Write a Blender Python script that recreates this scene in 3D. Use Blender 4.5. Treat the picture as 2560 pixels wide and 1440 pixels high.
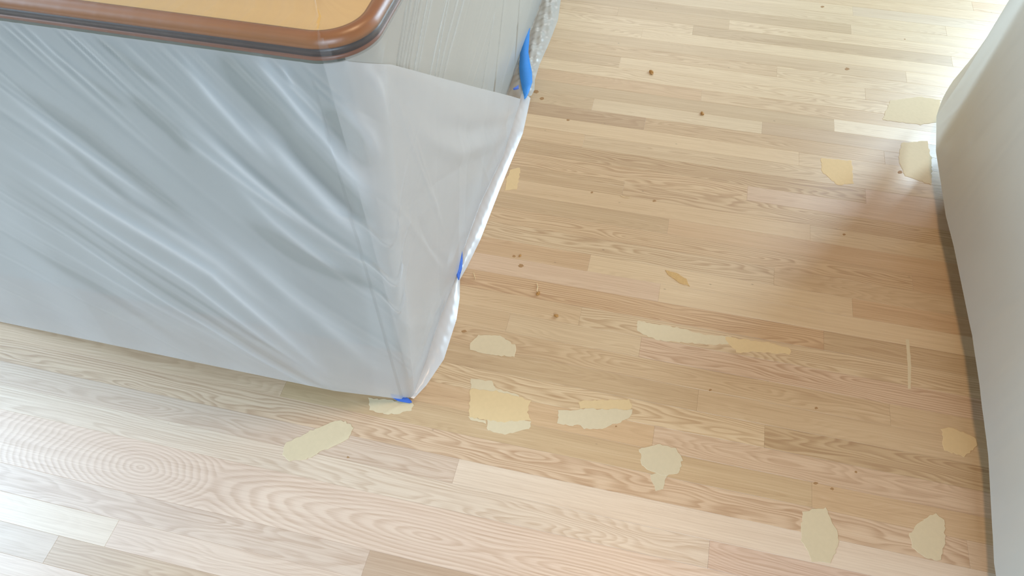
import bpy, bmesh, math, random
import numpy as np
from mathutils import Matrix, Vector

random.seed(7)
rng = np.random.default_rng(11)
scene = bpy.context.scene
for o in list(bpy.data.objects):
    bpy.data.objects.remove(o)

# ------------------------------------------------------------------ camera
FOCAL, CAM_H = 1881.372, 1.51724
RIGHT = Vector((0.9736582, 0.22758932, -0.0138856))
UP = Vector((-0.17290797, 0.77667867, 0.60570049))
FWD = Vector((-0.14863561, 0.58734431, -0.79557156))
cam = bpy.data.cameras.new('camera')
cam.sensor_fit = 'HORIZONTAL'
cam.sensor_width = 36.0
cam.lens = 36.0 * FOCAL / 2560.0
cam.clip_start = 0.02
cam.dof.use_dof = True
cam.dof.focus_distance = 1.75
cam.dof.aperture_fstop = 12.0
cam_ob = bpy.data.objects.new('camera', cam)
scene.collection.objects.link(cam_ob)
m = Matrix.Identity(4)
for i in range(3):
    m[i][0], m[i][1], m[i][2] = RIGHT[i], UP[i], -FWD[i]
m[2][3] = CAM_H
cam_ob.matrix_world = m
scene.camera = cam_ob

# ------------------------------------------------------------------ light
scene.view_settings.view_transform = 'Standard'
scene.view_settings.look = 'None'
scene.view_settings.exposure = 0.15
scene.view_settings.gamma = 1.0
scene.view_settings.use_curve_mapping = False
world = bpy.data.worlds.new('room_light')
world.use_nodes = True
world.node_tree.nodes['Background'].inputs[0].default_value = (1.0, 0.93, 0.84, 1)
world.node_tree.nodes['Background'].inputs[1].default_value = 0.02
scene.world = world


def area(name, loc, aim, sx, sy, power, col, shape='RECTANGLE'):
    l = bpy.data.lights.new(name, 'AREA')
    l.shape = shape
    l.size = sx
    if shape == 'RECTANGLE':
        l.size_y = sy
    l.energy = power
    l.color = col
    o = bpy.data.objects.new(name, l)
    scene.collection.objects.link(o)
    o.location = loc
    d = Vector(aim) - Vector(loc)
    o.rotation_euler = d.to_track_quat('-Z', 'Y').to_euler()
    return o


# daylight through a window on the left, a glazed door at the far right, a bright window straight ahead, a ceiling lamp
area('left_window_light', (-4.0, -0.7, 2.0), (-0.6, 0.5, 0.1), 2.4, 1.8, 124, (0.57, 0.79, 1.0))
area('left_high_window_light', (-3.6, 1.2, 2.3), (-0.9, 0.5, 0.0), 2.0, 1.0, 132, (0.53, 0.77, 1.0))
area('rear_fill_light', (1.2, -3.0, 1.95), (-0.5, 0.8, 0.3), 1.8, 1.5, 170, (0.61, 0.81, 1.0))  # added fill from behind the camera, placed to brighten the front sheet
area('glazed_door_light', (1.93, 3.52, 1.05), (0.5, 1.6, 0.1), 0.34, 1.8, 98, (0.58, 0.81, 1.0))
area('far_window_light', (-0.2, 6.2, 1.9), (0.2, 1.8, 0.0), 2.2, 1.4, 37, (0.96, 0.97, 0.95))
area('ceiling_lamp_light', (0.2, 1.15, 2.45), (0.2, 1.15, 0.0), 0.24, 0.24, 17, (1.0, 0.7, 0.42), 'DISK')


def at(px, py, z=0.0):
    """photo pixel -> point on the level plane at height z"""
    d = FWD * FOCAL + RIGHT * (px - 1280) - UP * (py - 720)
    t = (z - CAM_H) / d.z
    return (d.x * t, d.y * t, z)


def at_y(px, py, y):
    d = FWD * FOCAL + RIGHT * (px - 1280) - UP * (py - 720)
    t = y / d.y
    return (d.x * t, y, CAM_H + d.z * t)


def at_x(px, py, x):
    d = FWD * FOCAL + RIGHT * (px - 1280) - UP * (py - 720)
    t = x / d.x
    return (x, d.y * t, CAM_H + d.z * t)


def lin(r, g, b):
    f = lambda c: (c / 255 / 12.92) if c / 255 <= 0.04045 else ((c / 255 + 0.055) / 1.055) ** 2.4
    return (f(r), f(g), f(b))


# ------------------------------------------------------------------ helpers
def add(name, mesh, mat=None, parent=None, smooth=False):
    o = bpy.data.objects.new(name, mesh)
    scene.collection.objects.link(o)
    if mat is not None:
        mesh.materials.append(mat)
    if parent is not None:
        o.parent = parent
    if smooth:
        mesh.polygons.foreach_set('use_smooth', [True] * len(mesh.polygons))
    return o


def tag(o, label, cat, group=None):
    o['label'] = label
    o['category'] = cat
    if group:
        o['group'] = group
    return o


def pyd(name, verts, faces):
    me = bpy.data.meshes.new(name)
    me.from_pydata([tuple(map(float, v)) for v in verts], [], faces)
    me.update()
    return me


def box_mesh(name, x0, x1, y0, y1, z0, z1, bev=0.0):
    bm = bmesh.new()
    bmesh.ops.create_cube(bm, size=1.0)
    for v in bm.verts:
        v.co = Vector(((x0 + x1) / 2 + v.co.x * (x1 - x0), (y0 + y1) / 2 + v.co.y * (y1 - y0), (z0 + z1) / 2 + v.co.z * (z1 - z0)))
    if bev:
        bmesh.ops.bevel(bm, geom=list(bm.edges), offset=bev, segments=2, affect='EDGES', profile=0.7)
    me = bpy.data.meshes.new(name)
    bm.to_mesh(me)
    bm.free()
    return me


class Nodes:
    def __init__(self, name):
        self.mat = bpy.data.materials.new(name)
        self.mat.use_nodes = True
        self.t = self.mat.node_tree
        self.t.nodes.clear()

    def n(self, kind, **kw):
        nd = self.t.nodes.new(kind)
        for k, v in kw.items():
            setattr(nd, k, v)
        return nd

    def put(self, sock, v):
        if isinstance(v, bpy.types.NodeSocket):
            self.t.links.new(v, sock)
        elif isinstance(v, (tuple, list)) and len(v) == 3 and sock.type == 'RGBA':
            sock.default_value = (*v, 1)
        else:
            sock.default_value = v

    def math(self, op, a, b=0.0, c=None, clamp=False):
        nd = self.n('ShaderNodeMath', operation=op)
        nd.use_clamp = clamp
        self.put(nd.inputs[0], a)
        self.put(nd.inputs[1], b)
        if c is not None:
            self.put(nd.inputs[2], c)
        return nd.outputs[0]

    def vec(self, x, y, z=0.0):
        nd = self.n('ShaderNodeCombineXYZ')
        for i, v in enumerate((x, y, z)):
            self.put(nd.inputs[i], v)
        return nd.outputs[0]

    def noise(self, vec, scale, detail=2.0, rough=0.5):
        nd = self.n('ShaderNodeTexNoise')
        self.put(nd.inputs['Vector'], vec)
        nd.inputs['Scale'].default_value = scale
        nd.inputs['Detail'].default_value = detail
        nd.inputs['Roughness'].default_value = rough
        return nd.outputs['Fac']

    def mix(self, f, a, b, blend='MIX'):
        nd = self.n('ShaderNodeMix', data_type='RGBA', blend_type=blend)
        self.put(nd.inputs[0], f)
        self.put(nd.inputs[6], a)
        self.put(nd.inputs[7], b)
        return nd.outputs[2]

    def ramp(self, f, lo, hi):
        nd = self.n('ShaderNodeMapRange', interpolation_type='SMOOTHSTEP')
        self.put(nd.inputs[0], f)
        nd.inputs[1].default_value = lo
        nd.inputs[2].default_value = hi
        return nd.outputs[0]

    def principled(self, col, rough=0.5, spec=0.5, normal=None):
        p = self.n('ShaderNodeBsdfPrincipled')
        self.put(p.inputs['Base Color'], col)
        self.put(p.inputs['Roughness'], rough)
        p.inputs['Specular IOR Level'].default_value = spec
        if normal is not None:
            self.put(p.inputs['Normal'], normal)
        return p.outputs[0]

    def bump(self, h, dist, strength=1.0):
        b = self.n('ShaderNodeBump')
        b.inputs['Strength'].default_value = strength
        b.inputs['Distance'].default_value = dist
        self.put(b.inputs['Height'], h)
        return b.outputs[0]

    def out(self, sh):
        o = self.n('ShaderNodeOutputMaterial')
        self.t.links.new(sh, o.inputs[0])
        return self.mat


def oak(name, eyes=()):
    """oak grain: lengthwise streaks, pores, cathedral figure; the tone of each board comes from its object colour"""
    N = Nodes(name)
    tc = N.n('ShaderNodeTexCoord')
    sep = N.n('ShaderNodeSeparateXYZ')
    N.put(sep.inputs[0], tc.outputs['Object'])
    X, Y = sep.outputs[0], sep.outputs[1]
    info = N.n('ShaderNodeObjectInfo')
    rnd, col, fig = info.outputs['Random'], info.outputs['Color'], info.outputs['Alpha']
    sx = N.math('MULTIPLY_ADD', rnd, 91.0, X)
    sy = N.math('MULTIPLY_ADD', rnd, 37.0, Y)
    warp = N.noise(N.vec(N.math('MULTIPLY', sx, 2.6), N.math('MULTIPLY', sy, 16.0)), 1.0, 2.0)
    warp2 = N.noise(N.vec(N.math('MULTIPLY', sx, 14.0), N.math('MULTIPLY', sy, 60.0)), 1.0, 2.0)
    # cathedral: rings cut at a slant
    if eyes:
        d = None
        for (ex, ey, ratio) in eyes:
            a = N.math('MULTIPLY', N.math('SUBTRACT', X, ex), 1.0 / ratio)
            b = N.math('SUBTRACT', Y, ey)
            e = N.math('SQRT', N.math('ADD', N.math('MULTIPLY', a, a), N.math('MULTIPLY', b, b)))
            d = e if d is None else N.math('SMOOTH_MIN', d, e, 0.012)
        d = N.math('ADD', d, N.math('MULTIPLY', N.math('SUBTRACT', warp, 0.5), 0.020))
        period = 0.0072
    else:
        off = N.math('MULTIPLY', N.math('SUBTRACT', N.math('FRACT', N.math('MULTIPLY', rnd, 17.3)), 0.5), 0.05)
        b = N.math('SUBTRACT', Y, off)
        a = N.math('ADD', N.math('MULTIPLY', N.math('SUBTRACT', N.math('FRACT', N.math('MULTIPLY', rnd, 7.7)), 0.5), 0.04), N.math('MULTIPLY', X, 0.045))
        a = N.math('ADD', a, N.math('MULTIPLY', N.math('SUBTRACT', warp, 0.5), 0.11))
        d = N.math('SQRT', N.math('ADD', N.math('MULTIPLY', a, a), N.math('MULTIPLY', b, b)))
        period = 0.0062
    d = N.math('ADD', d, N.math('MULTIPLY', N.math('SUBTRACT', warp2, 0.5), 0.0022))
    ph = N.math('FRACT', N.math('MULTIPLY', d, 1.0 / period))
    ring = N.math('MULTIPLY', N.ramp(ph, 0.15, 0.75), N.math('SUBTRACT', 1.0, N.ramp(ph, 0.78, 1.0)))
    ring = N.math('MULTIPLY', ring, N.math('ADD', 0.55, N.noise(N.vec(N.math('MULTIPLY', sx, 6.0), N.math('MULTIPLY', sy, 40.0), 3.0), 1.0)))
    fine = N.noise(N.vec(N.math('MULTIPLY', sx, 5.0), N.math('MULTIPLY', sy, 330.0), 5.0), 1.0, 3.0, 0.6)
    pore = N.noise(N.vec(N.math('MULTIPLY', sx, 40.0), N.math('MULTIPLY', sy, 900.0), 9.0), 1.0, 1.0)
    pore = N.ramp(pore, 0.58, 0.74)
    broad = N.noise(N.vec(N.math('MULTIPLY', sx, 1.3), N.math('MULTIPLY', sy, 45.0), 1.0), 1.0, 2.0)
    dark = N.math('MULTIPLY', N.math('MULTIPLY', ring, fig), 0.55)
    dark = N.math('ADD', dark, N.math('MULTIPLY', N.math('SUBTRACT', fine, 0.5), 1.15))
    dark = N.math('ADD', dark, N.math('MULTIPLY', N.math('SUBTRACT', broad, 0.5), 0.55))
    dark = N.math('ADD', dark, N.math('MULTIPLY', pore, 0.10))
    dark = N.math('ADD', dark, 0.06)
    c = N.mix(N.math('MULTIPLY', dark, 1.0, clamp=True), col, N.mix(1.0, col, (0.62, 0.50, 0.40), 'MULTIPLY'))
    light = N.math('MULTIPLY', dark, -0.8, clamp=True)
    c = N.mix(light, c, (0.82, 0.68, 0.50))
    # odd specks
    vor = N.n('ShaderNodeTexVoronoi')
    N.put(vor.inputs['Vector'], N.vec(N.math('MULTIPLY', sx, 9.0), N.math('MULTIPLY', sy, 16.0)))
    vor.inputs['Scale'].default_value = 1.0
    speck = N.math('SUBTRACT', 1.0, N.ramp(vor.outputs['Distance'], 0.012, 0.045))
    c = N.mix(N.math('MULTIPLY', speck, 0.5), c, (0.20, 0.12, 0.06))
    nrm = N.bump(N.math('SUBTRACT', 0.0, dark), 0.0004, 0.35)
    return N.out(N.principled(c, N.math('ADD', 0.36, N.math('MULTIPLY', fine, 0.14)), 1.0, nrm))


def plain(name, col, rough=0.5, spec=0.5, var=0.12, scale=60.0, stretch=(1, 1, 1), bump=0.0):
    N = Nodes(name)
    tc = N.n('ShaderNodeTexCoord')
    mp = N.n('ShaderNodeMapping')
    N.put(mp.inputs[0], tc.outputs['Object'])
    mp.inputs['Scale'].default_value = stretch
    f = N.noise(mp.outputs[0], scale, 3.0)
    k = 1.0 - var
    c = N.mix(f, tuple(v * k for v in col), tuple(min(1.0, v * (1 + var)) for v in col))
    nrm = N.bump(f, bump, 0.5) if bump else None
    return N.out(N.principled(c, rough, spec, nrm))


def film(name, opacity, tint, rough=0.30, glow=0.40, vary=0.10, gloss=0.055):
    """thin milky polythene: partly see-through, partly scattering, glossy on top"""
    N = Nodes(name)
    tc = N.n('ShaderNodeTexCoord')
    f = N.noise(tc.outputs['Object'], 7.0, 3.0)
    lw = N.n('ShaderNodeLayerWeight')
    lw.inputs[0].default_value = 0.5
    fac = N.math('ADD', opacity, N.math('MULTIPLY', N.math('SUBTRACT', f, 0.5), vary))
    fac = N.math('ADD', fac, N.math('MULTIPLY', N.math('POWER', lw.outputs['Facing'], 2.0), 0.35), clamp=True)
    at_ = N.n('ShaderNodeAttribute')
    at_.attribute_name = 'ply'            # front folds and hems are several layers thick; side pleats thinned to look darker
    fac = N.math('ADD', fac, N.math('MULTIPLY', at_.outputs['Fac'], 0.36), clamp=True)
    dif = N.n('ShaderNodeBsdfDiffuse')
    N.put(dif.inputs[0], tint)
    tr = N.n('ShaderNodeBsdfTranslucent')
    N.put(tr.inputs[0], tint)
    mx = N.n('ShaderNodeMixShader')
    mx.inputs[0].default_value = glow
    N.t.links.new(dif.outputs[0], mx.inputs[1])
    N.t.links.new(tr.outputs[0], mx.inputs[2])
    tp = N.n('ShaderNodeBsdfTransparent')
    m2 = N.n('ShaderNodeMixShader')
    N.put(m2.inputs[0], fac)
    N.t.links.new(tp.outputs[0], m2.inputs[1])
    N.t.links.new(mx.outputs[0], m2.inputs[2])
    gl = N.n('ShaderNodeBsdfGlossy')
    gl.inputs['Roughness'].default_value = rough
    m3 = N.n('ShaderNodeMixShader')
    f2 = N.math('POWER', lw.outputs['Facing'], 3.0)
    N.put(m3.inputs[0], N.math('MULTIPLY_ADD', f2, 0.30, gloss))
    N.t.links.new(m2.outputs[0], m3.inputs[1])
    N.t.links.new(gl.outputs[0], m3.inputs[2])
    return N.out(m3.outputs[0])


OAK = oak('oak_board')
W = 0.0572
Y0 = 0.70021
ROW = lambda r: Y0 - r * W            # far edge of board row r
eye_y = Y0 - 4.0 * W
OAK_EYE = oak('oak_wide_figure', eyes=[(-0.957 + 0.35, 0.001, 2.2), (-0.31 + 0.35, -0.004, 6.0), (0.35, -0.006, 8.0), (0.95, 0.03, 9.0)])

# ------------------------------------------------------------------ floor: subfloor slab with every board on it
floor = add('floor', box_mesh('floor', -2.75, 2.05, -0.9, 4.3, -0.06, -0.0195), plain('subfloor', lin(110, 84, 58), 0.8))
floor['kind'] = 'structure'

T = {  # board tones, sRGB
    'L': (221, 190, 148), 'M': (208, 173, 130), 'D': (192, 157, 114), 'O': (202, 160, 116), 'P': (214, 178, 148),
    'W': (232, 209, 176), 'G': (200, 174, 144), 'K': (182, 146, 108), 'Q': (222, 192, 162)}
# row: joints along x and the tone of each board from left to right ('*' after a tone: strong cathedral figure)
BOARDS = {
    -34: ([0.2], 'LM'), -33: ([-0.6, 0.599, 1.5], 'MLGL'), -32: ([0.9], 'LL'), -31: ([0.589], 'DL'), -30: ([-0.198, 0.185], 'MDL'),
    -29: ([0.067, 0.9], 'LDL'), -28: ([-0.1], 'LL'), -27: ([0.75], 'ML'), -26: ([0.35], 'ML'), -25: ([-0.15, 0.62], 'MLM'),
    -24: ([0.8], 'LL'), -23: ([0.123], 'OM'), -22: ([0.522], 'DW'), -21: ([-0.201, 0.312], 'DLK'), -20: ([-0.033, 0.66], 'KMG'),
    -19: ([0.42], 'LL'), -18: ([-0.2, 0.9], 'MLM'), -17: ([0.6], 'D*P'), -16: ([0.281], 'M*P'), -15: ([-0.058], 'DM*'),
    -14: ([0.45], 'ML'), -13: ([0.079], 'DO'), -12: ([0.7], 'M*O'), -11: ([0.36], 'L*M'), -10: ([-0.107, 0.55], 'OLO'),
    -9: ([0.081], 'PL'), -8: ([0.48], 'O*D'), -7: ([-0.1], 'ML*'), -6: ([-0.269, 0.055], 'MLP*'), -5: ([0.62], 'MM'),
    -4: ([0.2], 'DM'), -3: ([0.35], 'L*D*'), -2: ([0.113], 'OP'), -1: ([-0.733, 0.45], 'PDO'), 0: ([0.75], 'P*P'),
    1: ([-0.289], 'GW'), 2: ([0.25], 'WP'), 5: ([-0.411], 'QK'), 6: ([-0.939, 0.1], 'WQM'), 7: ([-1.042, -0.1], 'GDL'), 8: ([-0.6], 'QM'), 9: ([-1.0], 'MQ')}
XL, XR = -2.7, 2.0


def board(x0, x1, y0, y1, tone, fig, mat):
    g = 0.00006
    hx, hy = (x1 - x0) / 2 - g, (y1 - y0) / 2 - g
    c, z = 0.0003, 0.0
    top = -0.00005 * random.random()
    v, f = [], []
    for (dx, dy, zz) in ((0, 0, -0.019), (0, 0, top - c), (c, c, top)):
        v += [(-hx + dx, -hy + dy, zz), (hx - dx, -hy + dy, zz), (hx - dx, hy - dy, zz), (-hx + dx, hy - dy, zz)]
    for k in (0, 4):
        for i in range(4):
            j = (i + 1) % 4
            f.append((k + i, k + j, k + 4 + j, k + 4 + i))
    f += [(8, 9, 10, 11), (3, 2, 1, 0)]
    o = add('plank', pyd('plank', v, f), mat, floor)
    o.location = ((x0 + x1) / 2, (y0 + y1) / 2, 0)
    r = random.uniform(0.98, 1.02)
    mean = (221, 196, 161) if y1 > 1.85 else ((206, 174, 135) if y1 > 0.66 else (213, 181, 161))  # far boards lightened; near pinker, partly window sheen put into the colour
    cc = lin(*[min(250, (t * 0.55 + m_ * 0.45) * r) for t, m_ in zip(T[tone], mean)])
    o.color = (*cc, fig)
    return o


for r in range(-62, 28):
    yfar, ynear = ROW(r), ROW(r + 1)
    if r == 4:
        continue
    if r == 3:
        ynear = ROW(5)
    xl = XL if yfar < 0.98 else -0.75          # nothing is laid far under the island
    if r == 3:
        o = board(XL, XR, ynear, yfar, 'Q', 0.6, OAK_EYE)
        pass
        continue
    if r in BOARDS:
        js, ts = BOARDS[r]
        tones, figs = [], []
        for ch in ts:
            if ch == '*':
                figs[-1] = 0.95
            else:
                tones.append(ch)
                figs.append(random.choice((0.12, 0.25, 0.4, 0.6)))
    elif r > 11:
        js, tones, figs = [random.uniform(-1.0, 1.0)], list('MP'), [0.3, 0.5]
    else:
        js = [random.uniform(-0.5, 0.3), random.uniform(0.6, 1.4)]
        tones = [random.choice('LLMMDOPG') for _ in range(3)]
        figs = [random.choice((0.12, 0.25, 0.45, 0.8)) for _ in range(3)]
    js = [j for j in js if j > xl + 0.05]
    tones, figs = tones[-len(js) - 1:], figs[-len(js) - 1:]
    # long boards carry on past the frame with another joint
    ends = [xl] + js + [XR]
    for i in range(len(ends) - 1):
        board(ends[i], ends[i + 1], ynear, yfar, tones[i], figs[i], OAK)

# ------------------------------------------------------------------ filler, scratches and knots on the boards
FILL_Y = plain('filler_yellow', lin(218, 186, 138), 0.75, 0.3, 0.05, 90, bump=0.0004)
FILL_W = plain('filler_pale', lin(214, 192, 156), 0.75, 0.3, 0.05, 90, bump=0.0004)
KNOT = plain('knot_brown', lin(166, 126, 84), 0.7, 0.3, 0.35, 300)
GLUE = plain('glue_amber', lin(205, 165, 110), 0.3, 0.6, 0.2, 300)


def blob(name, px, mat, h=0.0007, rag=0.0022, label=None, z0=0.0, step=0.006):
    """a smear of filler: ragged outline, feathered rim, low crown"""
    pts = [Vector(at(*q)[:2]) for q in px]
    ring = []
    n = len(pts)
    for i in range(n):
        a, b = pts[i], pts[(i + 1) % n]
        k = max(1, int((b - a).length / step))
        for j in range(k):
            q = a.lerp(b, j / k)
            ring.append(q + Vector((random.uniform(-rag, rag), random.uniform(-rag, rag))))
    c = sum(ring, Vector((0, 0))) / len(ring)
    v, f = [], []
    m_ = len(ring)
    for sc_, z in ((1.0, -0.0003), (1.0, h * 0.5), (0.985, h)):
        for q in ring:
            p = (q - c) * sc_
            v.append((p.x, p.y, z + z0))
    for k in range(2):
        for i in range(m_):
            j = (i + 1) % m_
            f.append((k * m_ + i, k * m_ + j, (k + 1) * m_ + j, (k + 1) * m_ + i))
    f.append(tuple(2 * m_ + i for i in range(m_)))
    me = pyd(name, v, f)
    bm = bmesh.new()
    bm.from_mesh(me)
    bmesh.ops.recalc_face_normals(bm, faces=bm.faces)
    bm.to_mesh(me)
    bm.free()
    o = add(name, me, mat, floor)
    o.location = (c.x, c.y, 0)
    if label:
        o['label'] = label
    return o


P = 'filler_patch'
blob(P, [(1175, 972), (1240, 978), (1300, 992), (1328, 1002), (1318, 1030), (1328, 1050), (1260, 1056), (1173, 1043)], FILL_Y, 0.0009, label='yellow square filler patch')
blob(P, [(1177, 948), (1228, 952), (1240, 972), (1298, 988), (1300, 996), (1176, 976)], FILL_W, 0.0004)
blob(P, [(1216, 1048), (1330, 1052), (1322, 1072), (1262, 1086), (1220, 1076)], FILL_W, 0.0005)
blob(P, [(1172, 1042), (1216, 1050), (1214, 1058), (1176, 1050)], FILL_W, 0.0004)
blob(P, [(1397, 1026), (1470, 1022), (1582, 1024), (1578, 1040), (1545, 1058), (1520, 1066), (1500, 1074), (1460, 1072), (1452, 1062), (1430, 1066), (1393, 1056)], FILL_W, 0.0008, label='pale ridged filler patch')
blob(P, [(1446, 1002), (1572, 998), (1580, 1012), (1574, 1026), (1450, 1022)], FILL_Y, 0.0004)
blob(P, [(1598, 1122), (1650, 1110), (1692, 1122), (1706, 1150), (1698, 1182), (1668, 1190), (1640, 1184), (1604, 1164)], FILL_W, 0.0008, label='round pale filler patch')
blob(P, [(1624, 1184), (1670, 1182), (1656, 1224), (1640, 1228)], FILL_W, 0.0004)
blob(P, [(706, 1136), (714, 1108), (770, 1080), (838, 1052), (866, 1053), (885, 1070), (872, 1098), (820, 1122), (765, 1150), (720, 1152)], FILL_W, 0.0009, label='cream oval filler smear')
blob(P, [(922, 996), (975, 1000), (1033, 1008), (1030, 1026), (985, 1036), (940, 1031), (923, 1024)], FILL_W, 0.0008, label='pale filler patch partly under the taped corner')
blob(P, [(1178, 852), (1196, 838), (1250, 838), (1290, 866), (1286, 892), (1240, 888), (1174, 876)], FILL_W, 0.0007, label='pale filler patch with brown spot')
blob(P, [(1592, 802), (1700, 820), (1760, 836), (1830, 842), (1836, 858), (1780, 862), (1640, 850), (1592, 828)], FILL_W, 0.0004)
blob(P, [(1812, 842), (1930, 858), (1978, 872), (1975, 886), (1880, 878), (1846, 884), (1822, 862)], FILL_Y, 0.0006, label='long yellow filler streak')
blob(P, [(2008, 1278), (2064, 1270), (2078, 1300), (2098, 1338), (2088, 1380), (2076, 1410), (2030, 1404), (2004, 1352), (2004, 1310)], FILL_W, 0.0008, label='tall pale filler patch')
blob(P, [(2316, 1292), (2340, 1284), (2362, 1302), (2362, 1360), (2352, 1402), (2320, 1398), (2280, 1368), (2272, 1340), (2290, 1312)], FILL_W, 0.0008, label='pale filler patch with straight edge')
blob(P, [(2354, 1072), (2376, 1068), (2402, 1078), (2440, 1096), (2446, 1112), (2410, 1142), (2360, 1126)], FILL_Y, 0.0006)
blob(P, [(2225, 252), (2300, 242), (2352, 250), (2346, 306), (2300, 312), (2206, 300)], FILL_W, 0.0006)
blob(P, [(2254, 356), (2318, 352), (2330, 400), (2328, 462), (2300, 452), (2262, 440), (2246, 400)], FILL_W, 0.0005)
blob(P, [(2052, 396), (2130, 402), (2134, 458), (2096, 464), (2054, 430)], FILL_Y, 0.0004)
blob(P, [(1276, 424), (1300, 420), (1298, 446), (1291, 474), (1262, 476), (1266, 446)], FILL_Y, 0.0006)
o = blob('scratch', [(2264, 848), (2273, 848), (2278, 910), (2277, 972), (2270, 972), (2269, 910)], FILL_W, 0.0003, 0.0006, label='thin white scratch')
blob('glue_drip', [(1662, 676), (1690, 682), (1716, 698), (1724, 716), (1700, 708), (1676, 692)], GLUE, 0.0009, 0.001, label='shiny amber glue drip')
for q in [(1160, 828, 9), (1240, 858, 8), (1636, 502, 6), (1480, 481, 5), (2056, 17, 6), (2118, 172, 8), (2262, 98, 3), (1302, 664, 9), (1540, 1066, 4), (1776, 975, 6), (2040, 1020, 6),
          (1668, 1130, 3), (870, 1143, 5), (1285, 640, 6), (2140, 1180, 6), (2040, 1208, 9), (2080, 1222, 7), (1420, 300, 6), (1355, 246, 8), (1340, 229, 10), (2250, 430, 9), (2110, 586, 6)]:
    x, y, s = q[0], q[1], q[2] * 0.75
    blob('knot', [(x - s, y), (x - s * 0.4, y - s * 0.5), (x + s * 0.6, y - s * 0.4), (x + s, y + s * 0.2), (x + s * 0.2, y + s * 0.6), (x - s * 0.6, y + s * 0.5)], KNOT, 0.0003, 0.001, step=0.004)

# ------------------------------------------------------------------ island cabinet
CAB = plain('cabinet_paint', lin(206, 200, 190), 0.5, 0.4, 0.03, 30)
PANEL = plain('cabinet_panel_paint', lin(112, 114, 97), 0.5, 0.4, 0.04, 30)
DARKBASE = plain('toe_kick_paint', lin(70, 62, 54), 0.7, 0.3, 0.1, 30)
isl = bpy.data.objects.new('island_cabinet', None)
scene.collection.objects.link(isl)
isl.location = (-0.49, 0.83, 0)
tag(isl, 'grey-green panelled island cabinet under clear plastic and wooden countertop', 'cabinet')


def part(name, me, mat, root, off=None):
    o = add(name, me, mat, root)
    o.location = -root.location
    return o


part('body', box_mesh('body', -2.6, -0.50, 0.8255, 3.3, 0.10, 0.878, 0.003), CAB, isl)
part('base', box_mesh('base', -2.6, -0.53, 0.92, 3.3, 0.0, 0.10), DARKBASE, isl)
part('corner_post', box_mesh('corner_post', -0.505, -0.4445, 0.8255, 0.885, 0.10, 0.879, 0.002), CAB, isl)
part('panel', box_mesh('panel', -1.60, -0.445, 0.8175, 0.8255, 0.10, 0.879, 0.0015), PANEL, isl)
part('panel', box_mesh('panel', -2.6, -1.602, 0.8175, 0.8255, 0.10, 0.879, 0.0015), PANEL, isl)
part('side_panel', box_mesh('side_panel', -0.501, -0.492, 0.88, 3.3, 0.10, 0.878, 0.002), CAB, isl)

# ------------------------------------------------------------------ countertop with banded rounded edge
CX, CY, CR = -0.404, 0.794, 0.082      # right edge, front edge, corner radius


def edge_path(inset, n=18):
    r = max(0.004, CR - inset)
    cx, cy = CX - CR, CY + CR
    pts = [(-2.6, cy - r), (-1.9, cy - r), (-1.2, cy - r), (cx - 0.15, cy - r)]
    for i in range(n + 1):
        a = math.pi / 2 * i / n
        pts.append((cx + r * math.sin(a), cy - r * math.cos(a)))
    pts += [(cx + r, cy + 0.3), (cx + r, cy + 1.0), (cx + r, 3.35)]
    return pts


def band(name, prof, mat, root):
    rows = [[(x, y, z) for x, y in edge_path(i)] for i, z in prof]
    n = len(rows[0])
    v = [q for r in rows for q in r]
    f = []
    m_ = len(rows)
    for k in range(m_):
        k2 = (k + 1) % m_
        for i in range(n - 1):
            f.append((k * n + i, k * n + i + 1, k2 * n + i + 1, k2 * n + i))
    f.append(tuple(k * n for k in range(m_)))
    f.append(tuple(k * n + n - 1 for k in reversed(range(m_))))
    me = pyd(name, v, f)
    bm = bmesh.new()
    bm.from_mesh(me)
    bmesh.ops.recalc_face_normals(bm, faces=bm.faces)
    bm.to_mesh(me)
    bm.free()
    o = part(name, me, mat, root)
    me.polygons.foreach_set('use_smooth', [len(p.vertices) == 4 for p in me.polygons])
    return o


top = bpy.data.objects.new('countertop', None)
scene.collection.objects.link(top)
top.location = (-0.9, 1.2, 0.880)
tag(top, 'tan countertop with rounded corner and striped brown wooden edge', 'countertop')
TOP = plain('countertop_tan', lin(220, 178, 112), 0.35, 0.5, 0.06, 5, (1, 7, 1))
RIM = plain('edge_orange_oak', lin(146, 88, 36), 0.38, 0.4, 0.18, 8, (1, 1, 30))
STRIPE = plain('edge_dark_stripe', lin(54, 37, 28), 0.4, 0.5, 0.2, 8, (1, 1, 30))
LOW = plain('edge_brown_oak', lin(122, 68, 36), 0.4, 0.5, 0.18, 8, (1, 1, 30))
# top panel
tp = edge_path(0.020)
v = [(x, y, 0.9175) for x, y in tp] + [(-2.6, 3.35, 0.9175)]
v += [(x, y, 0.882) for x, y, _ in v]
n = len(v) // 2
me = pyd('top_panel', v, [tuple(range(n)), tuple(reversed(range(n, 2 * n)))] + [(i, n + i, n + (i + 1) % n, (i + 1) % n) for i in range(n)])
part('top_panel', me, TOP, top)
rim_prof = [(0.018, 0.901), (0.018, 0.9177), (0.013, 0.9186), (0.007, 0.9166), (0.0030, 0.9125), (0.0005, 0.9065), (0.0, 0.901)]
band('edge_band', rim_prof, RIM, top)['label'] = 'orange-brown rounded upper edge band'
band('edge_stripe', [(0.02, 0.8882), (0.02, 0.9008), (0.0012, 0.9008), (0.0012, 0.8882)], STRIPE, top)['label'] = 'dark brown edge stripe'
band('lower_band', [(0.02, 0.880), (0.02, 0.888), (0.0, 0.888), (0.0008, 0.882), (0.003, 0.880)], LOW, top)

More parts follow.
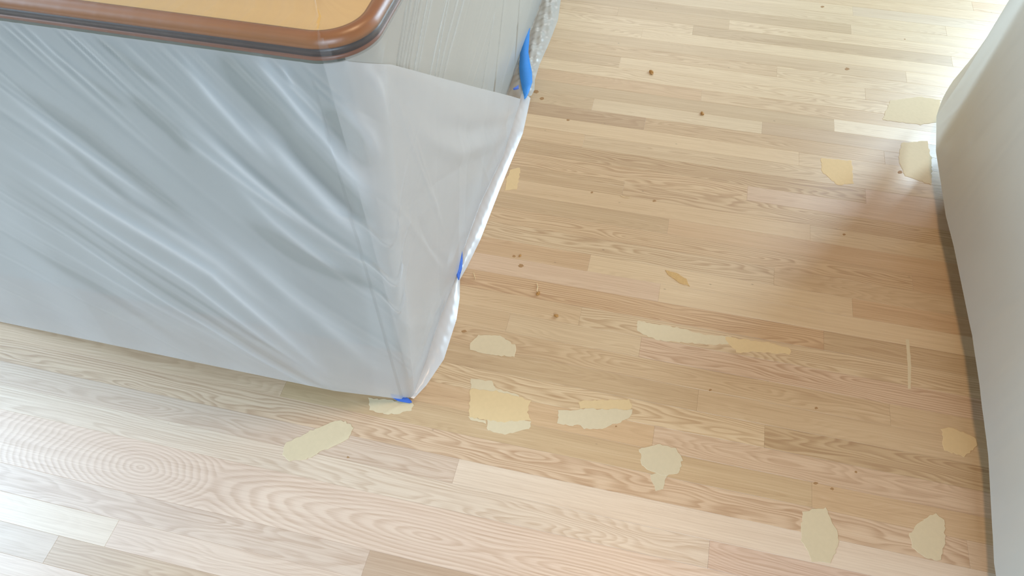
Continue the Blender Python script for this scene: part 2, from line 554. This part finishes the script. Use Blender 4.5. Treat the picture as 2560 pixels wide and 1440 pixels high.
# ------------------------------------------------------------------ plastic sheets
FILM_A = film('film_front', 0.54, lin(235, 231, 228))
FILM_B = film('film_side', 0.64, lin(218, 212, 201))
FILM_C = film('film_right', 0.86, lin(234, 231, 222))
FILM_TOP = film('film_on_counter', 0.07, lin(230, 226, 222), 0.34, 0.4, 0.06, 0.016)
CORN = 0.075


def corner_curve(s, X, Y, r):
    """level path: along the front face (s < -CORN), round the corner, along the right face (s > CORN)"""
    cx, cy = X - r, Y + r
    th = np.clip((s + CORN) / (2 * CORN), 0, 1) * (math.pi / 2)
    x = cx + r * np.sin(th) + np.minimum(s + CORN, 0)
    y = cy - r * np.cos(th) + np.maximum(s - CORN, 0)
    return x, y, np.sin(th), -np.cos(th)


def grid_mesh(name, P, keep=None, flip=False, ply=None):
    nu, nv = P.shape[:2]
    idx = np.arange(nu * nv).reshape(nu, nv)
    q = np.stack([idx[:-1, :-1], idx[1:, :-1], idx[1:, 1:], idx[:-1, 1:]], -1)
    if keep is not None:
        k = keep[:-1, :-1] & keep[1:, :-1] & keep[1:, 1:] & keep[:-1, 1:]
        q = q[k]
    q = q.reshape(-1, 4)
    if flip:
        q = q[:, ::-1]
    used = np.unique(q)
    remap = np.full(nu * nv, -1)
    remap[used] = np.arange(len(used))
    q = remap[q]
    co = P.reshape(-1, 3)[used].astype(np.float32)
    me = bpy.data.meshes.new(name)
    me.vertices.add(len(co))
    me.vertices.foreach_set('co', co.ravel())
    me.loops.add(q.size)
    me.loops.foreach_set('vertex_index', q.ravel().astype(np.int32))
    me.polygons.add(len(q))
    me.polygons.foreach_set('loop_start', np.arange(0, q.size, 4, dtype=np.int32))
    me.polygons.foreach_set('use_smooth', np.ones(len(q), dtype=bool))
    if ply is not None:
        a = me.attributes.new('ply', 'FLOAT', 'POINT')
        a.data.foreach_set('value', ply.reshape(-1)[used].astype(np.float32))
    me.update()
    me.validate()
    return me


def clear_on_top(o, z, mat):
    """the film looks clear where it lies right on the counter"""
    o.data.materials.append(mat)
    for p in o.data.polygons:
        if p.center.z > z:
            p.material_index = 1


def smooth(a, b, x):
    t = np.clip((x - a) / (b - a), 0, 1)
    return t * t * (3 - 2 * t)


def folds(U, V, lines):
    """sum of ridges along polylines in the sheet's own (u, v) metres"""
    H = np.zeros_like(U)
    for pts, w, amp in lines:
        D = np.full(U.shape, 1e9)
        Tm = np.zeros_like(U)
        L = [0.0]
        for a, b in zip(pts[:-1], pts[1:]):
            L.append(L[-1] + math.hypot(b[0] - a[0], b[1] - a[1]))
        for k, (a, b) in enumerate(zip(pts[:-1], pts[1:])):
            ex, ey = b[0] - a[0], b[1] - a[1]
            l2 = ex * ex + ey * ey + 1e-12
            t = np.clip(((U - a[0]) * ex + (V - a[1]) * ey) / l2, 0, 1)
            d = np.hypot(U - a[0] - t * ex, V - a[1] - t * ey)
            nearer = d < D
            D = np.where(nearer, d, D)
            Tm = np.where(nearer, (L[k] + t * math.sqrt(l2)) / L[-1], Tm)
        fade = smooth(-0.05, 0.38, Tm) * smooth(-0.05, 0.38, 1.0 - Tm)
        H += amp * np.exp(-(D / w) ** 2) * fade
    return H


def fan(U, V, pole, n, a0, a1, wmin, wmax, k, seed):
    """many small pleats running towards a far pole"""
    g = np.random.default_rng(seed)
    R = np.hypot(U - pole[0], V - pole[1])
    A = np.arctan2(V - pole[1], U - pole[0])
    H = np.zeros_like(U)
    for i in range(n):
        a = g.uniform(a0, a1)
        w = wmin * (wmax / wmin) ** g.random()
        r0 = g.uniform(R.min(), R.max())
        rl = g.uniform(0.15, 0.6)
        drift = g.uniform(-0.03, 0.03)
        aa = a + drift * (R - r0)
        H += g.choice((-1, 1)) * k * w * np.exp(-((A - aa) * R / w) ** 2) * np.exp(-((R - r0) / rl) ** 2)
    return H


# --- front sheet: lies on the counter, falls over its front edge to the floor and wraps the corner
s = np.concatenate([np.arange(-1.95, -0.2, 0.0034), np.arange(-0.2, 0.2, 0.0025), np.arange(0.2, 1.16, 0.0034)])
v_top = np.array([0.30, 0.20, 0.10, 0.05, 0.03, 0.018])          # metres in from the edge, over the counter
n_fall = 270
n_hem = 12
side = smooth(-0.02, 0.06, s)
# hem on the floor (outer) and crease (inner) along the right face, as y -> x
hem_y = [0.755, 0.80, 0.877, 0.994, 1.06, 1.116, 1.16, 1.258, 1.45, 1.694, 1.80, 1.9]
hem_x = [-0.432, -0.412, -0.392, -0.394, -0.404, -0.419, -0.412, -0.402, -0.396, -0.384, -0.392, -0.40]
inn_y = [0.755, 0.866, 0.985, 1.129, 1.209, 1.371, 1.572, 1.827, 1.9]
inn_x = [-0.433, -0.430, -0.434, -0.426, -0.434, -0.433, -0.416, -0.424, -0.43]
fx = -0.432 - 0.02 + np.minimum(s + CORN, 0)
hem_z = np.interp(fx, [-2.3, -1.55, -1.35, -1.15, -0.9, -0.62, -0.5, -0.43], [0.006, 0.006, 0.020, 0.044, 0.052, 0.042, 0.020, 0.004])
hem_z = hem_z + 0.0025 * np.sin(fx * 31) * smooth(-0.43, -0.7, fx)
hem_yf = np.interp(fx, [-1.6, -0.6, -0.45], [0.742, 0.741, 0.755]) * (1 - hem_z / CAM_H)
bx, by, nx, ny = corner_curve(s, -0.432, 0.755, 0.02)
front = s < -CORN
by = np.where(front, hem_yf, by)
ix = np.interp(by, inn_y, inn_x)
bx = np.where(s > 0, np.where(s > CORN, ix, bx), bx)
bz = np.where(front, hem_z, 0.004 + 0.010 * smooth(0.0, 0.25, s))
tx, ty, tnx, tny = corner_curve(s, CX + 0.002, CY - 0.002, CR)
ztop_side = np.interp(ty, [0.80, 0.886, 1.132, 1.537, 1.814, 1.95], [0.884, 0.822, 0.612, 0.268, 0.030, 0.020])
tz = np.where(s < -0.01, 0.879, np.minimum(0.879, ztop_side))
tz = np.maximum(tz, bz + 0.004)
t = np.linspace(0, 1, n_fall)[None, :]
cols = []
PX = tx[:, None] * (1 - t) + bx[:, None] * t
PY = ty[:, None] * (1 - t) + by[:, None] * t
PZ = tz[:, None] * (1 - t) + bz[:, None] * t
# on the right face the sheet leaves the counter overhang and leans in
lean = np.where(s > 0, 1, 0)[:, None]
frac = np.clip((0.88 - PZ) / 0.88, 0, 1)
PX = np.where(lean > 0, (tx[:, None] * (1 - frac) + bx[:, None] * frac), PX)

ST = [
    ([(0, 363), (300, 530), (548, 667), (860, 915)], 0.009, 0.0042), ([(0, 402), (500, 692), (850, 930)], 0.006, 0.0026),
    ([(0, 447), (240, 590), (464, 722), (780, 905), (930, 975)], 0.006, -0.0026), ([(0, 470), (440, 730), (830, 945), (985, 990)], 0.004, 0.0022),
    ([(0, 425), (450, 690), (840, 920)], 0.004, -0.0016), ([(40, 300), (300, 480), (560, 640), (760, 800)], 0.012, 0.0030),
    ([(100, 330), (330, 500), (520, 610)], 0.010, -0.0026), ([(420, 290), (560, 395), (770, 555), (962, 697)], 0.009, 0.0044),
    ([(500, 330), (620, 430), (780, 560), (950, 680)], 0.007, -0.0030), ([(400, 320), (620, 470), (800, 590)], 0.006, 0.0024),
    ([(600, 310), (700, 390), (790, 480), (930, 630)], 0.013, 0.0050), ([(660, 320), (780, 440), (940, 590)], 0.014, -0.0050),
    ([(740, 290), (830, 390), (905, 480), (950, 545)], 0.010, 0.0042), ([(810, 290), (880, 380), (930, 470)], 0.010, -0.0040),
    ([(840, 270), (925, 390), (965, 470)], 0.007, 0.0028), ([(560, 440), (700, 560), (850, 680), (960, 765)], 0.008, 0.0030),
    ([(600, 540), (760, 640), (960, 740)], 0.012, -0.0034), ([(480, 520), (640, 640), (820, 780), (980, 930)], 0.012, 0.0026),
    ([(0, 520), (300, 680), (700, 880)], 0.005, 0.0010), ([(0, 560), (250, 690), (500, 830)], 0.012, -0.0014),
    ([(300, 250), (420, 340), (480, 400)], 0.008, -0.0034), ([(200, 110), (300, 180), (390, 240)], 0.005, -0.0022),
    ([(420, 150), (520, 260), (640, 380), (700, 440)], 0.008, 0.0032), ([(520, 150), (600, 240), (720, 360)], 0.012, -0.0036),
    ([(600, 140), (700, 250), (800, 370)], 0.007, 0.0036), ([(680, 170), (720, 240), (800, 320)], 0.004, 0.0022),
    ([(0, 245), (160, 350), (420, 520)], 0.007, 0.0024), ([(0, 215), (200, 340), (500, 560)], 0.010, -0.0030),
    ([(30, 90), (120, 160), (280, 270)], 0.005, 0.0020), ([(60, 110), (160, 190), (330, 300)], 0.005, -0.0018),
    ([(850, 150), (900, 220), (960, 330), (985, 400)], 0.006, 0.0022)]
lines = []
for px, w, a in ST:
    lines.append(([(lambda p: (p[0], p[2]))(at_y(q[0], q[1], 0.765 - 0.0)) for q in px], w, a))
Uf = np.where(front[:, None], PX, (-0.437 + s[:, None]))            # unrolled: metres along the front, then round the corner
Uf = np.where(front[:, None], PX, PX[front][-1].mean() + (s[:, None] - s[front][-1]) * 0.75)
H = folds(Uf, PZ, [(p, w * 1.2, a * (0.95 if a > 0 else 0.30)) for p, w, a in lines])
PLYA = np.clip(folds(Uf, PZ, [(p, w * (1.8 if a > 0 else 1.4), a * (0.75 if a > 0 else 1.0)) for p, w, a in lines]) / 0.0032, -0.36, 1.0)
H += fan(Uf, PZ, (0.55, -0.75), 110, math.radians(112), math.radians(160), 0.0016, 0.012, 0.13, 3)
# gathers just under the counter edge
g = np.random.default_rng(5)
for i in range(70):
    u0 = g.uniform(-1.3, -0.44)
    w = g.uniform(0.0018, 0.005)
    ln = g.uniform(0.04, 0.14)
    H += g.choice((-1, 1)) * w * 0.28 * np.exp(-((Uf - u0 - (0.879 - PZ) * 0.75) / w) ** 2) * np.exp(-(((0.879 - PZ)) / ln) ** 2)
# corner bight: two tucks that turn round the corner, and the taut pull to the taped foot
for zc, sh, amp in ((0.455, 0.10, 0.006), (0.375, 0.08, 0.0045), (0.56, 0.12, 0.003)):
    zz = zc - 0.06 * np.exp(-((s[:, None] - 0.02) / 0.05) ** 2) + 0.6 * np.maximum(0, np.abs(s[:, None] - 0.02) - 0.03) * np.where(s[:, None] > 0, 0.9, 0.6)
    H += amp * np.exp(-((PZ - zz) / 0.007) ** 2) * np.exp(-((s[:, None] - 0.02) / sh) ** 2)
# right face: soft swags and long pulls
RS = [([(950, 200), (1010, 330), (1090, 520), (1120, 600)], 0.010, 0.004), ([(980, 260), (1040, 400), (1085, 500)], 0.006, -0.003),
      ([(1000, 270), (1060, 350), (1150, 385), (1240, 360), (1285, 320)], 0.022, 0.008), ([(1080, 300), (1180, 330), (1260, 310), (1292, 285)], 0.02, -0.006),
      ([(960, 480), (1040, 590), (1120, 680)], 0.009, 0.003), ([(1010, 480), (1080, 620), (1140, 680)], 0.012, -0.003),
      ([(1000, 560), (1010, 750), (1025, 960)], 0.012, -0.002), ([(1130, 720), (1080, 800), (1040, 960)], 0.02, 0.006),
      ([(1150, 705), (1120, 760), (1098, 860)], 0.009, 0.004)]
rl = []
for px, w, a in RS:
    rl.append(([(lambda p: (p[1], p[2]))(at_x(q[0], q[1], -0.42)) for q in px], w, a))
Hr = folds(PY, PZ, rl)
Hr += fan(PY, PZ, (0.3, 0.9), 30, math.radians(-75), math.radians(-30), 0.004, 0.02, 0.10, 9)
H = H * np.where(s < 0.06, 1, 0.35)[:, None] + Hr * smooth(-0.01, 0.05, s)[:, None]
edge_fade = smooth(0.0, 0.03, t) * 0.8 + 0.2
foot_fade = smooth(1.0, 0.97, t)
H = H * edge_fade * (0.15 + 0.85 * foot_fade)
nX = np.where(s < 0, tnx, tnx)[:, None]
nY = tny[:, None]
PX = PX + nX * H
PY = PY + nY * H
F = np.stack([PX, PY, PZ], -1)
# over the counter
ov = []
for d in v_top:
    r = max(0.004, CR - d)
    x, y, _, _ = corner_curve(s, CX - d, CY + d, r)
    ov.append(np.stack([x, y, np.full_like(x, 0.9205)], -1))
for ins, z in ((0.010, 0.9203), (0.003, 0.9165), (-0.001, 0.911), (-0.0022, 0.903), (-0.0024, 0.890)):
    x, y, _, _ = corner_curve(s, CX - ins, CY + ins, CR - ins)
    ov.append(np.stack([x, y, np.full_like(x, z)], -1))
OV = np.stack(ov, 1)
for k in range(OV.shape[1]):
    wob = 0.0004 * np.sin(s * 160 + k * 0.9) * np.sin(s * 57 + 1.3) + 0.0002 * np.sin(s * 331 + k)
    if k < 6:
        OV[:, k, 2] += np.abs(wob) * (1.5 if k > 2 else 2.5)
    else:
        OV[:, k, 0] += np.abs(wob) * 1.1 * tnx
        OV[:, k, 1] += np.abs(wob) * 1.1 * tny
# hem turned flat on the floor (right face only)
hem = []
ox = np.interp(by, hem_y, hem_x)
for k in range(1, n_hem + 1):
    q = k / n_hem
    bul = math.sin(math.pi * min(1, q * 1.0)) * 0.006
    wr = 0.0005 * np.sin(s * 90 + 3 * q) * math.sin(math.pi * q) + 0.0003 * np.sin(s * 210 + 7 * q) * math.sin(math.pi * q)
    hx = np.where(s > 0, bx + (np.maximum(ox, bx + 0.001) - bx) * q, bx)
    hz = np.where(s > 0, bz * (1 - q) + 0.0022 * q + (bul + wr) * smooth(0.02, 0.2, s), bz)
    hem.append(np.stack([hx, by, hz], -1))
HM = np.stack(hem, 1)
ALL = np.concatenate([OV, F, HM], 1)
keep = np.ones(ALL.shape[:2], bool)
cut = -0.022
no = OV.shape[1]
for k in range(no):
    keep[:, k] = s < cut + 0.012 * (k - no) * 0.35
keep[s < -0.0, no + n_fall:] = False
plyA = np.concatenate([np.zeros(OV.shape[:2]), PLYA, np.full(HM.shape[:2], 1.2)], 1)
sheetA = add('plastic_sheet', grid_mesh('plastic_sheet', ALL, keep, True, plyA), FILM_A)
clear_on_top(sheetA, 0.8795, FILM_TOP)
tag(sheetA, 'clear pleated plastic sheet over the island front, taped to the floor at its corner', 'plastic sheet')

# --- side sheet: over the right edge of the counter, pleated down the side, hem lying on the floor
s = np.concatenate([np.arange(-0.05, 1.3, 0.0034), np.arange(1.3, 2.45, 0.006)])
n_fall = 240
tx, ty, tnx, tny = corner_curve(s, CX + 0.0005, CY - 0.0005, CR)
bx, by, _, _ = corner_curve(s, -0.4345, 0.808, 0.03)
bx = bx - 0.036 * smooth(0.12, 0.45, s)
by = np.where(s > CORN, ty, by)
t = np.linspace(0, 1, n_fall)[None, :]
PX = tx[:, None] * (1 - t ** 0.8) + bx[:, None] * t ** 0.8
PY = ty[:, None] * (1 - t) + by[:, None] * t
PZ = 0.879 * (1 - t) + 0.012 * t + 0 * PX
PL = [((1155, 0), (1110, 190)), ((1136, 0), (1092, 190)), ((1020, 0), (994, 168)), ((1012, 10), (986, 166)), ((1000, 30), (975, 160)), ((985, 30), (968, 160)), ((972, 60), (960, 160)),
      ((1048, 30), (1020, 175)), ((1090, 60), (1062, 185)), ((1240, 110), (1226, 228)), ((1320, 0), (1318, 100)), ((1110, 0), (1080, 185)), ((1270, 80), (1262, 235)), ((1040, 0), (1010, 170))]
WD = [0.0042, 0.0040, 0.0040, 0.003, 0.003, 0.003, 0.003, 0.0025, 0.0022, 0.003, 0.006, 0.0016, 0.006, 0.0016]
lines = []
for (a, b), w in zip(PL, WD):
    A, B = at_x(*a, -0.43), at_x(*b, -0.43)
    e = (B[1] - A[1], B[2] - A[2])
    lines.append(([(A[1] - 0.9 * e[0], A[2] - 0.9 * e[1]), (A[1], A[2]), (B[1], B[2]), (B[1] + 0.9 * e[0], B[2] + 0.9 * e[1])], w * 0.8, -w * 2.6))
H = folds(PY, PZ, lines)
H += fan(PY, PZ, (-2.6, -1.4), 90, math.radians(12), math.radians(50), 0.0018, 0.008, 0.22, 21)
PLYB = np.clip(folds(PY, PZ, [(p, w, -1.0) for p, w, a in lines]), -1.0, 0.0)
H = H * (0.2 + 0.8 * smooth(0, 0.05, t)) * smooth(1.0, 0.95, t)
PX = PX + tnx[:, None] * H
PY = PY + tny[:, None] * H
F = np.stack([PX, PY, PZ], -1)
ov = []
for ins, z in ((0.30, 0.9193), (0.12, 0.9193), (0.05, 0.9193), (0.02, 0.9193), (0.010, 0.9193), (0.003, 0.9160), (-0.0006, 0.911), (-0.0010, 0.903), (-0.0010, 0.892)):
    x, y, _, _ = corner_curve(s, CX - ins, CY + ins, max(0.004, CR - ins))
    wob = np.abs(0.0004 * np.sin(s * 190 + ins * 60) * np.sin(s * 83))
    ov.append(np.stack([x + wob * tnx * (z < 0.919), y + wob * tny * (z < 0.919), z + wob * (z > 0.919) * 0.6], -1))
OV = np.stack(ov, 1)
hem = []
ox = np.interp(by, [0.8, 1.80, 1.835, 1.872, 1.90, 1.95, 2.03, 2.16, 2.29, 2.42, 2.60, 3.3], [-0.455, -0.452, -0.425, -0.396, -0.393, -0.402, -0.404, -0.396, -0.393, -0.408, -0.412, -0.41])
for k in range(1, 19):
    q = k / 18
    bul = np.sin(math.pi * q) * 0.012 * smooth(1.8, 1.9, by)
    wr = (0.0025 * np.sin(by * 75 + 5 * q) + 0.002 * np.sin(by * 170 - 9 * q) + 0.0015 * np.sin(by * 33 + 20 * q)) * math.sin(math.pi * q) * smooth(1.8, 1.9, by)
    hem.append(np.stack([bx + (ox - bx) * q, by, 0.012 * (1 - q) + 0.0025 * q + bul + wr], -1))
HM = np.stack(hem, 1)
sheetB = add('plastic_sheet', grid_mesh('plastic_sheet', np.concatenate([OV, F, HM], 1), None, True, np.concatenate([np.zeros(OV.shape[:2]), PLYB, np.full(HM.shape[:2], 1.2)], 1)), FILM_B)
clear_on_top(sheetB, 0.8795, FILM_TOP)
tag(sheetB, 'finely pleated plastic sheet down the island side, its hem spread beside the long blue tape', 'plastic sheet')

# ------------------------------------------------------------------ right cabinet with its hanging sheet
rc = bpy.data.objects.new('base_cabinet', None)
scene.collection.objects.link(rc)
rc.location = (1.1, 1.1, 0)
tag(rc, 'pale base cabinet with doors behind the right-hand hanging plastic sheet', 'cabinet')
CAB2 = plain('right_cabinet_paint', lin(204, 192, 164), 0.5, 0.4, 0.04, 20)
part('body', box_mesh('body', 0.86, 1.45, -0.75, 1.93, 0.10, 0.87, 0.003), CAB2, rc)
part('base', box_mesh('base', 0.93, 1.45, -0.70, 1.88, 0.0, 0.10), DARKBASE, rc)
part('worktop', box_mesh('worktop', 0.82, 1.47, -0.78, 1.955, 0.872, 0.91, 0.006), TOP, rc)
KN = plain('knob_dark', lin(60, 60, 50), 0.3, 0.5, 0.1, 50)
for y0, y1 in ((-0.70, -0.27), (-0.265, 0.165), (0.17, 0.60), (0.605, 1.035), (1.04, 1.47), (1.475, 1.91)):
    d = part('door', box_mesh('door', 0.842, 0.861, y0, y1, 0.12, 0.70, 0.003), CAB2, rc)
    bm = bmesh.new()
    bmesh.ops.create_uvsphere(bm, u_segments=14, v_segments=8, radius=0.014)
    for v_ in bm.verts:
        v_.co.x *= 0.8
    me = bpy.data.meshes.new('knob')
    bm.to_mesh(me)
    bm.free()
    k = add('knob', me, KN, d, smooth=True)
    k.location = (0.832, y0 + 0.05, 0.62)
    part('drawer', box_mesh('drawer', 0.842, 0.861, y0, y1, 0.708, 0.86, 0.003), CAB2, rc)

# sheet: from the worktop edge down to a hem that hangs clear of the floor, turned round the far corner
yy = np.concatenate([np.arange(-0.74, 1.80, 0.006), np.arange(1.80, 2.12, 0.004)])
turn = 1.915
nfall = 150
t = np.linspace(0, 1, nfall)[None, :]
hz = np.interp(yy, [0.1, 0.45, 0.62, 0.85, 1.0, 1.15, 1.40, 1.62, 1.80, 1.89, 2.1], [0.05, 0.05, 0.055, 0.062, 0.085, 0.085, 0.088, 0.080, 0.085, 0.09, 0.10])
# hem x so that it stands where the photograph shows it
hx_floor = np.interp(yy, [0.2, 0.64, 0.87, 1.02, 1.15, 1.42, 1.525, 1.77, 1.92, 2.02, 2.2], [0.800, 0.796, 0.818, 0.823, 0.824, 0.814, 0.806, 0.806, 0.824, 0.832, 0.85])
hx = hx_floor * (1 - hz / CAM_H)
xs = np.where(yy < turn, hx, hx)
TX = 0.812 + 0 * yy
yt = yy.copy()
over = np.maximum(yy - turn, 0)
Q = smooth(0, 0.12, over)
PX = TX[:, None] * (1 - t) + xs[:, None] * t
PY = yt[:, None] + 0 * t
PZ = 0.90 * (1 - t) + hz[:, None] * t
# round the far end the sheet turns towards +x, bellying out a little behind the corner
PX = PX + (over[:, None] * 0.9) * (1 - 0.75 * t) - 0.004 * np.sin(np.clip(over[:, None] / 0.2, 0, 1) * math.pi)
PY = np.where(yy[:, None] > turn, turn + (yy[:, None] - turn) * 0.8, PY)
Hc = fan(PY, PZ, (1.2, 3.4), 46, math.radians(-130), math.radians(-55), 0.006, 0.035, 0.10, 31)
Hc += 0.006 * np.sin(PY * 9 + PZ * 3) * smooth(0, 0.3, t) * smooth(1.0, 0.8, t)
PX = PX - Hc * smooth(0, 0.1, t) * (0.25 + 0.75 * smooth(1.0, 0.9, t))
F = np.stack([PX, PY, PZ], -1)
ov = [np.stack([0 * yy + 1.2, PY[:, 0], 0 * yy + 0.9135], -1), np.stack([0 * yy + 0.86, PY[:, 0], 0 * yy + 0.9135], -1), np.stack([np.maximum(0.822, PX[:, 0] + 0.008), PY[:, 0], 0 * yy + 0.9125], -1)]
sheetC = add('plastic_sheet', grid_mesh('plastic_sheet', np.concatenate([np.stack(ov, 1), F], 1)), FILM_C)
tag(sheetC, 'milky plastic sheet hanging over the right-hand cabinet, hem clear of the floor', 'plastic sheet')

# ------------------------------------------------------------------ blue masking tape
TAPE = plain('blue_tape', lin(58, 132, 204), 0.55, 0.35, 0.10, 240, bump=0.0002)
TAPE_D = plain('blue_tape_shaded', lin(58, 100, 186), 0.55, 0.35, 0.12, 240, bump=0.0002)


def tape(outline3, label, mat=TAPE, thick=0.0006):
    """tape strip from pairs of left / right edge points"""
    L = [Vector(a) for a, b in outline3]
    R = [Vector(b) for a, b in outline3]
    v, f = [], []
    n = len(L)
    for i in range(n):
        a, b = L[i], R[i]
        i0, i1 = max(0, i - 1), min(n - 1, i + 1)
        along = (L[i1] + R[i1]) - (L[i0] + R[i0])
        nrm = along.cross(b - a)
        if nrm.length < 1e-9:
            nrm = Vector((0, 0, 1))
        nrm.normalize()
        if nrm.z < 0:
            nrm = -nrm
        mid = (a + b) / 2 + nrm * (b - a).length * 0.05
        v += [a, mid, b, b - nrm * thick, mid - nrm * thick, a - nrm * thick]
    for i in range(n - 1):
        for j in range(6):
            k = (j + 1) % 6
            f.append((i * 6 + j, i * 6 + k, (i + 1) * 6 + k, (i + 1) * 6 + j))
    f.append((0, 1, 2, 3, 4, 5))
    f.append(tuple((n - 1) * 6 + j for j in reversed(range(6))))
    me = pyd('tape_strip', v, f)
    bm = bmesh.new()
    bm.from_mesh(me)
    bmesh.ops.recalc_face_normals(bm, faces=bm.faces)
    bm.to_mesh(me)
    bm.free()
    o = add('tape_strip', me, mat, None, smooth=True)
    tag(o, label, 'tape', 'blue masking tape on the plastic hems')
    return o


def strip(rows, z):
    zs = z if isinstance(z, (list, tuple)) else [z] * len(rows)
    return [(at(*a, zz), at(*b, zz)) for (a, b), zz in zip(rows, zs)]


tape(strip([((1320, 70), (1325, 70)), ((1311, 84), (1324, 82)), ((1304, 100), (1323, 100)), ((1300, 135), (1321, 130)), ((1298, 170), (1325, 155)), ((1300, 195), (1330, 180)),
            ((1305, 220), (1331, 205)), ((1310, 240), (1322, 232)), ((1311, 249), (1316, 244))],
           [0.035, 0.036, 0.037, 0.038, 0.038, 0.036, 0.034, 0.030, 0.026]), 'longest blue tape strip, curved, along the side sheet hem')
tape([(at_x(1283, 221, -0.405), at_x(1284, 225, -0.405)), (at_x(1291, 216, -0.405), at_x(1292, 224, -0.405)), (at_x(1296, 212, -0.405), at_x(1297, 222, -0.405))], 'tiny dark blue tape end beside the long blue strip', TAPE_D)
tape([(at(1153, 627, 0.03), at(1156, 628, 0.03)), (at(1143, 652, 0.028), at(1157, 652, 0.026)), (at(1139, 668, 0.026), at(1155, 672, 0.022)), (at(1142, 690, 0.024), at(1150, 690, 0.02)), (at(1146, 700, 0.02), at(1148, 700, 0.018))],
     'diamond-shaped blue tape pinching the hem halfway along the island side', TAPE_D)
tape([(at(975, 984, 0.012), at(983, 996, 0.009)), (at(990, 986, 0.012), at(996, 1003, 0.008)), (at(1008, 990, 0.010), at(1012, 1006, 0.006)), (at(1022, 996, 0.009), at(1024, 1008, 0.005)), (at(1028, 1002, 0.008), at(1030, 1006, 0.005))],
     'blue tape holding the sheet down at the island corner', TAPE_D)
tape([(at(2401, 680, 0.09), at(2411, 684, 0.09)), (at(2402, 692, 0.088), at(2411, 696, 0.088)), (at(2404, 704, 0.085), at(2411, 708, 0.085))], 'small blue tape scrap on the right-hand hanging sheet', TAPE_D)

# ------------------------------------------------------------------ crumbs and shavings lying on the floor
CRUMB = plain('wood_crumb', lin(176, 128, 70), 0.7, 0.3, 0.3, 400)
CURL = plain('wood_curl', lin(226, 196, 150), 0.6, 0.3, 0.1, 300)


def crumb(px, py, r, label):
    bm = bmesh.new()
    bmesh.ops.create_icosphere(bm, subdivisions=2, radius=r)
    for v_ in bm.verts:
        v_.co *= random.uniform(0.75, 1.25)
        v_.co.x *= 1.6
        v_.co.z = max(v_.co.z * 0.7, -r * 0.3)
    me = bpy.data.meshes.new('wood_crumb')
    bm.to_mesh(me)
    bm.free()
    o = add('wood_crumb', me, CRUMB)
    p = at(px, py)
    o.location = (p[0], p[1], r * 0.3 + 0.0004)
    o.rotation_euler.z = random.uniform(0, 3)
    tag(o, label, 'wood crumb', 'wood crumbs on the floor')


crumb(1628, 182, 0.0065, 'large brown wood crumb by itself on the upper pale boards')
crumb(1755, 285, 0.0050, 'yellowish wood crumb below and right of the large brown crumb')
crumb(1345, 735, 0.0045, 'golden brown wood crumb right of the diamond-shaped tape')
crumb(1390, 790, 0.0040, 'orange brown wood crumb above the pale spotted filler patch')
crumb(1300, 640, 0.0026, 'tiny wood crumb above the golden brown crumb')


def shaving(pts, label, w=0.0012):
    c = [Vector(at(*q[:2], q[2])) for q in pts]
    v, f = [], []
    for p in c:
        for i in range(6):
            a = math.pi / 3 * i
            v.append((p.x + w * math.cos(a), p.y + w * 0.6 * math.sin(a), p.z + w * math.sin(a)))
    for k in range(len(c) - 1):
        for i in range(6):
            j = (i + 1) % 6
            f.append((k * 6 + i, k * 6 + j, k * 6 + 6 + j, k * 6 + 6 + i))
    f += [tuple(range(6)), tuple(reversed(range((len(c) - 1) * 6, len(c) * 6)))]
    o = add('wood_shaving', pyd('wood_shaving', v, f), CURL, None, True)
    tag(o, label, 'wood shaving', 'wood shavings on the floor')


shaving([(1184, 682, 0.0015), (1186, 690, 0.003), (1188, 698, 0.0015)], 'short pale wood shaving close to the diamond-shaped tape')
shaving([(1342, 708, 0.0015), (1344, 718, 0.004), (1342, 728, 0.003), (1348, 734, 0.0015)], 'curled pale wood shaving standing by the golden brown crumb')
shaving([(1552, 488, 0.0012), (1562, 492, 0.0014), (1575, 494, 0.0012)], 'thin white wood splinter alone on the mid-floor boards', 0.0008)
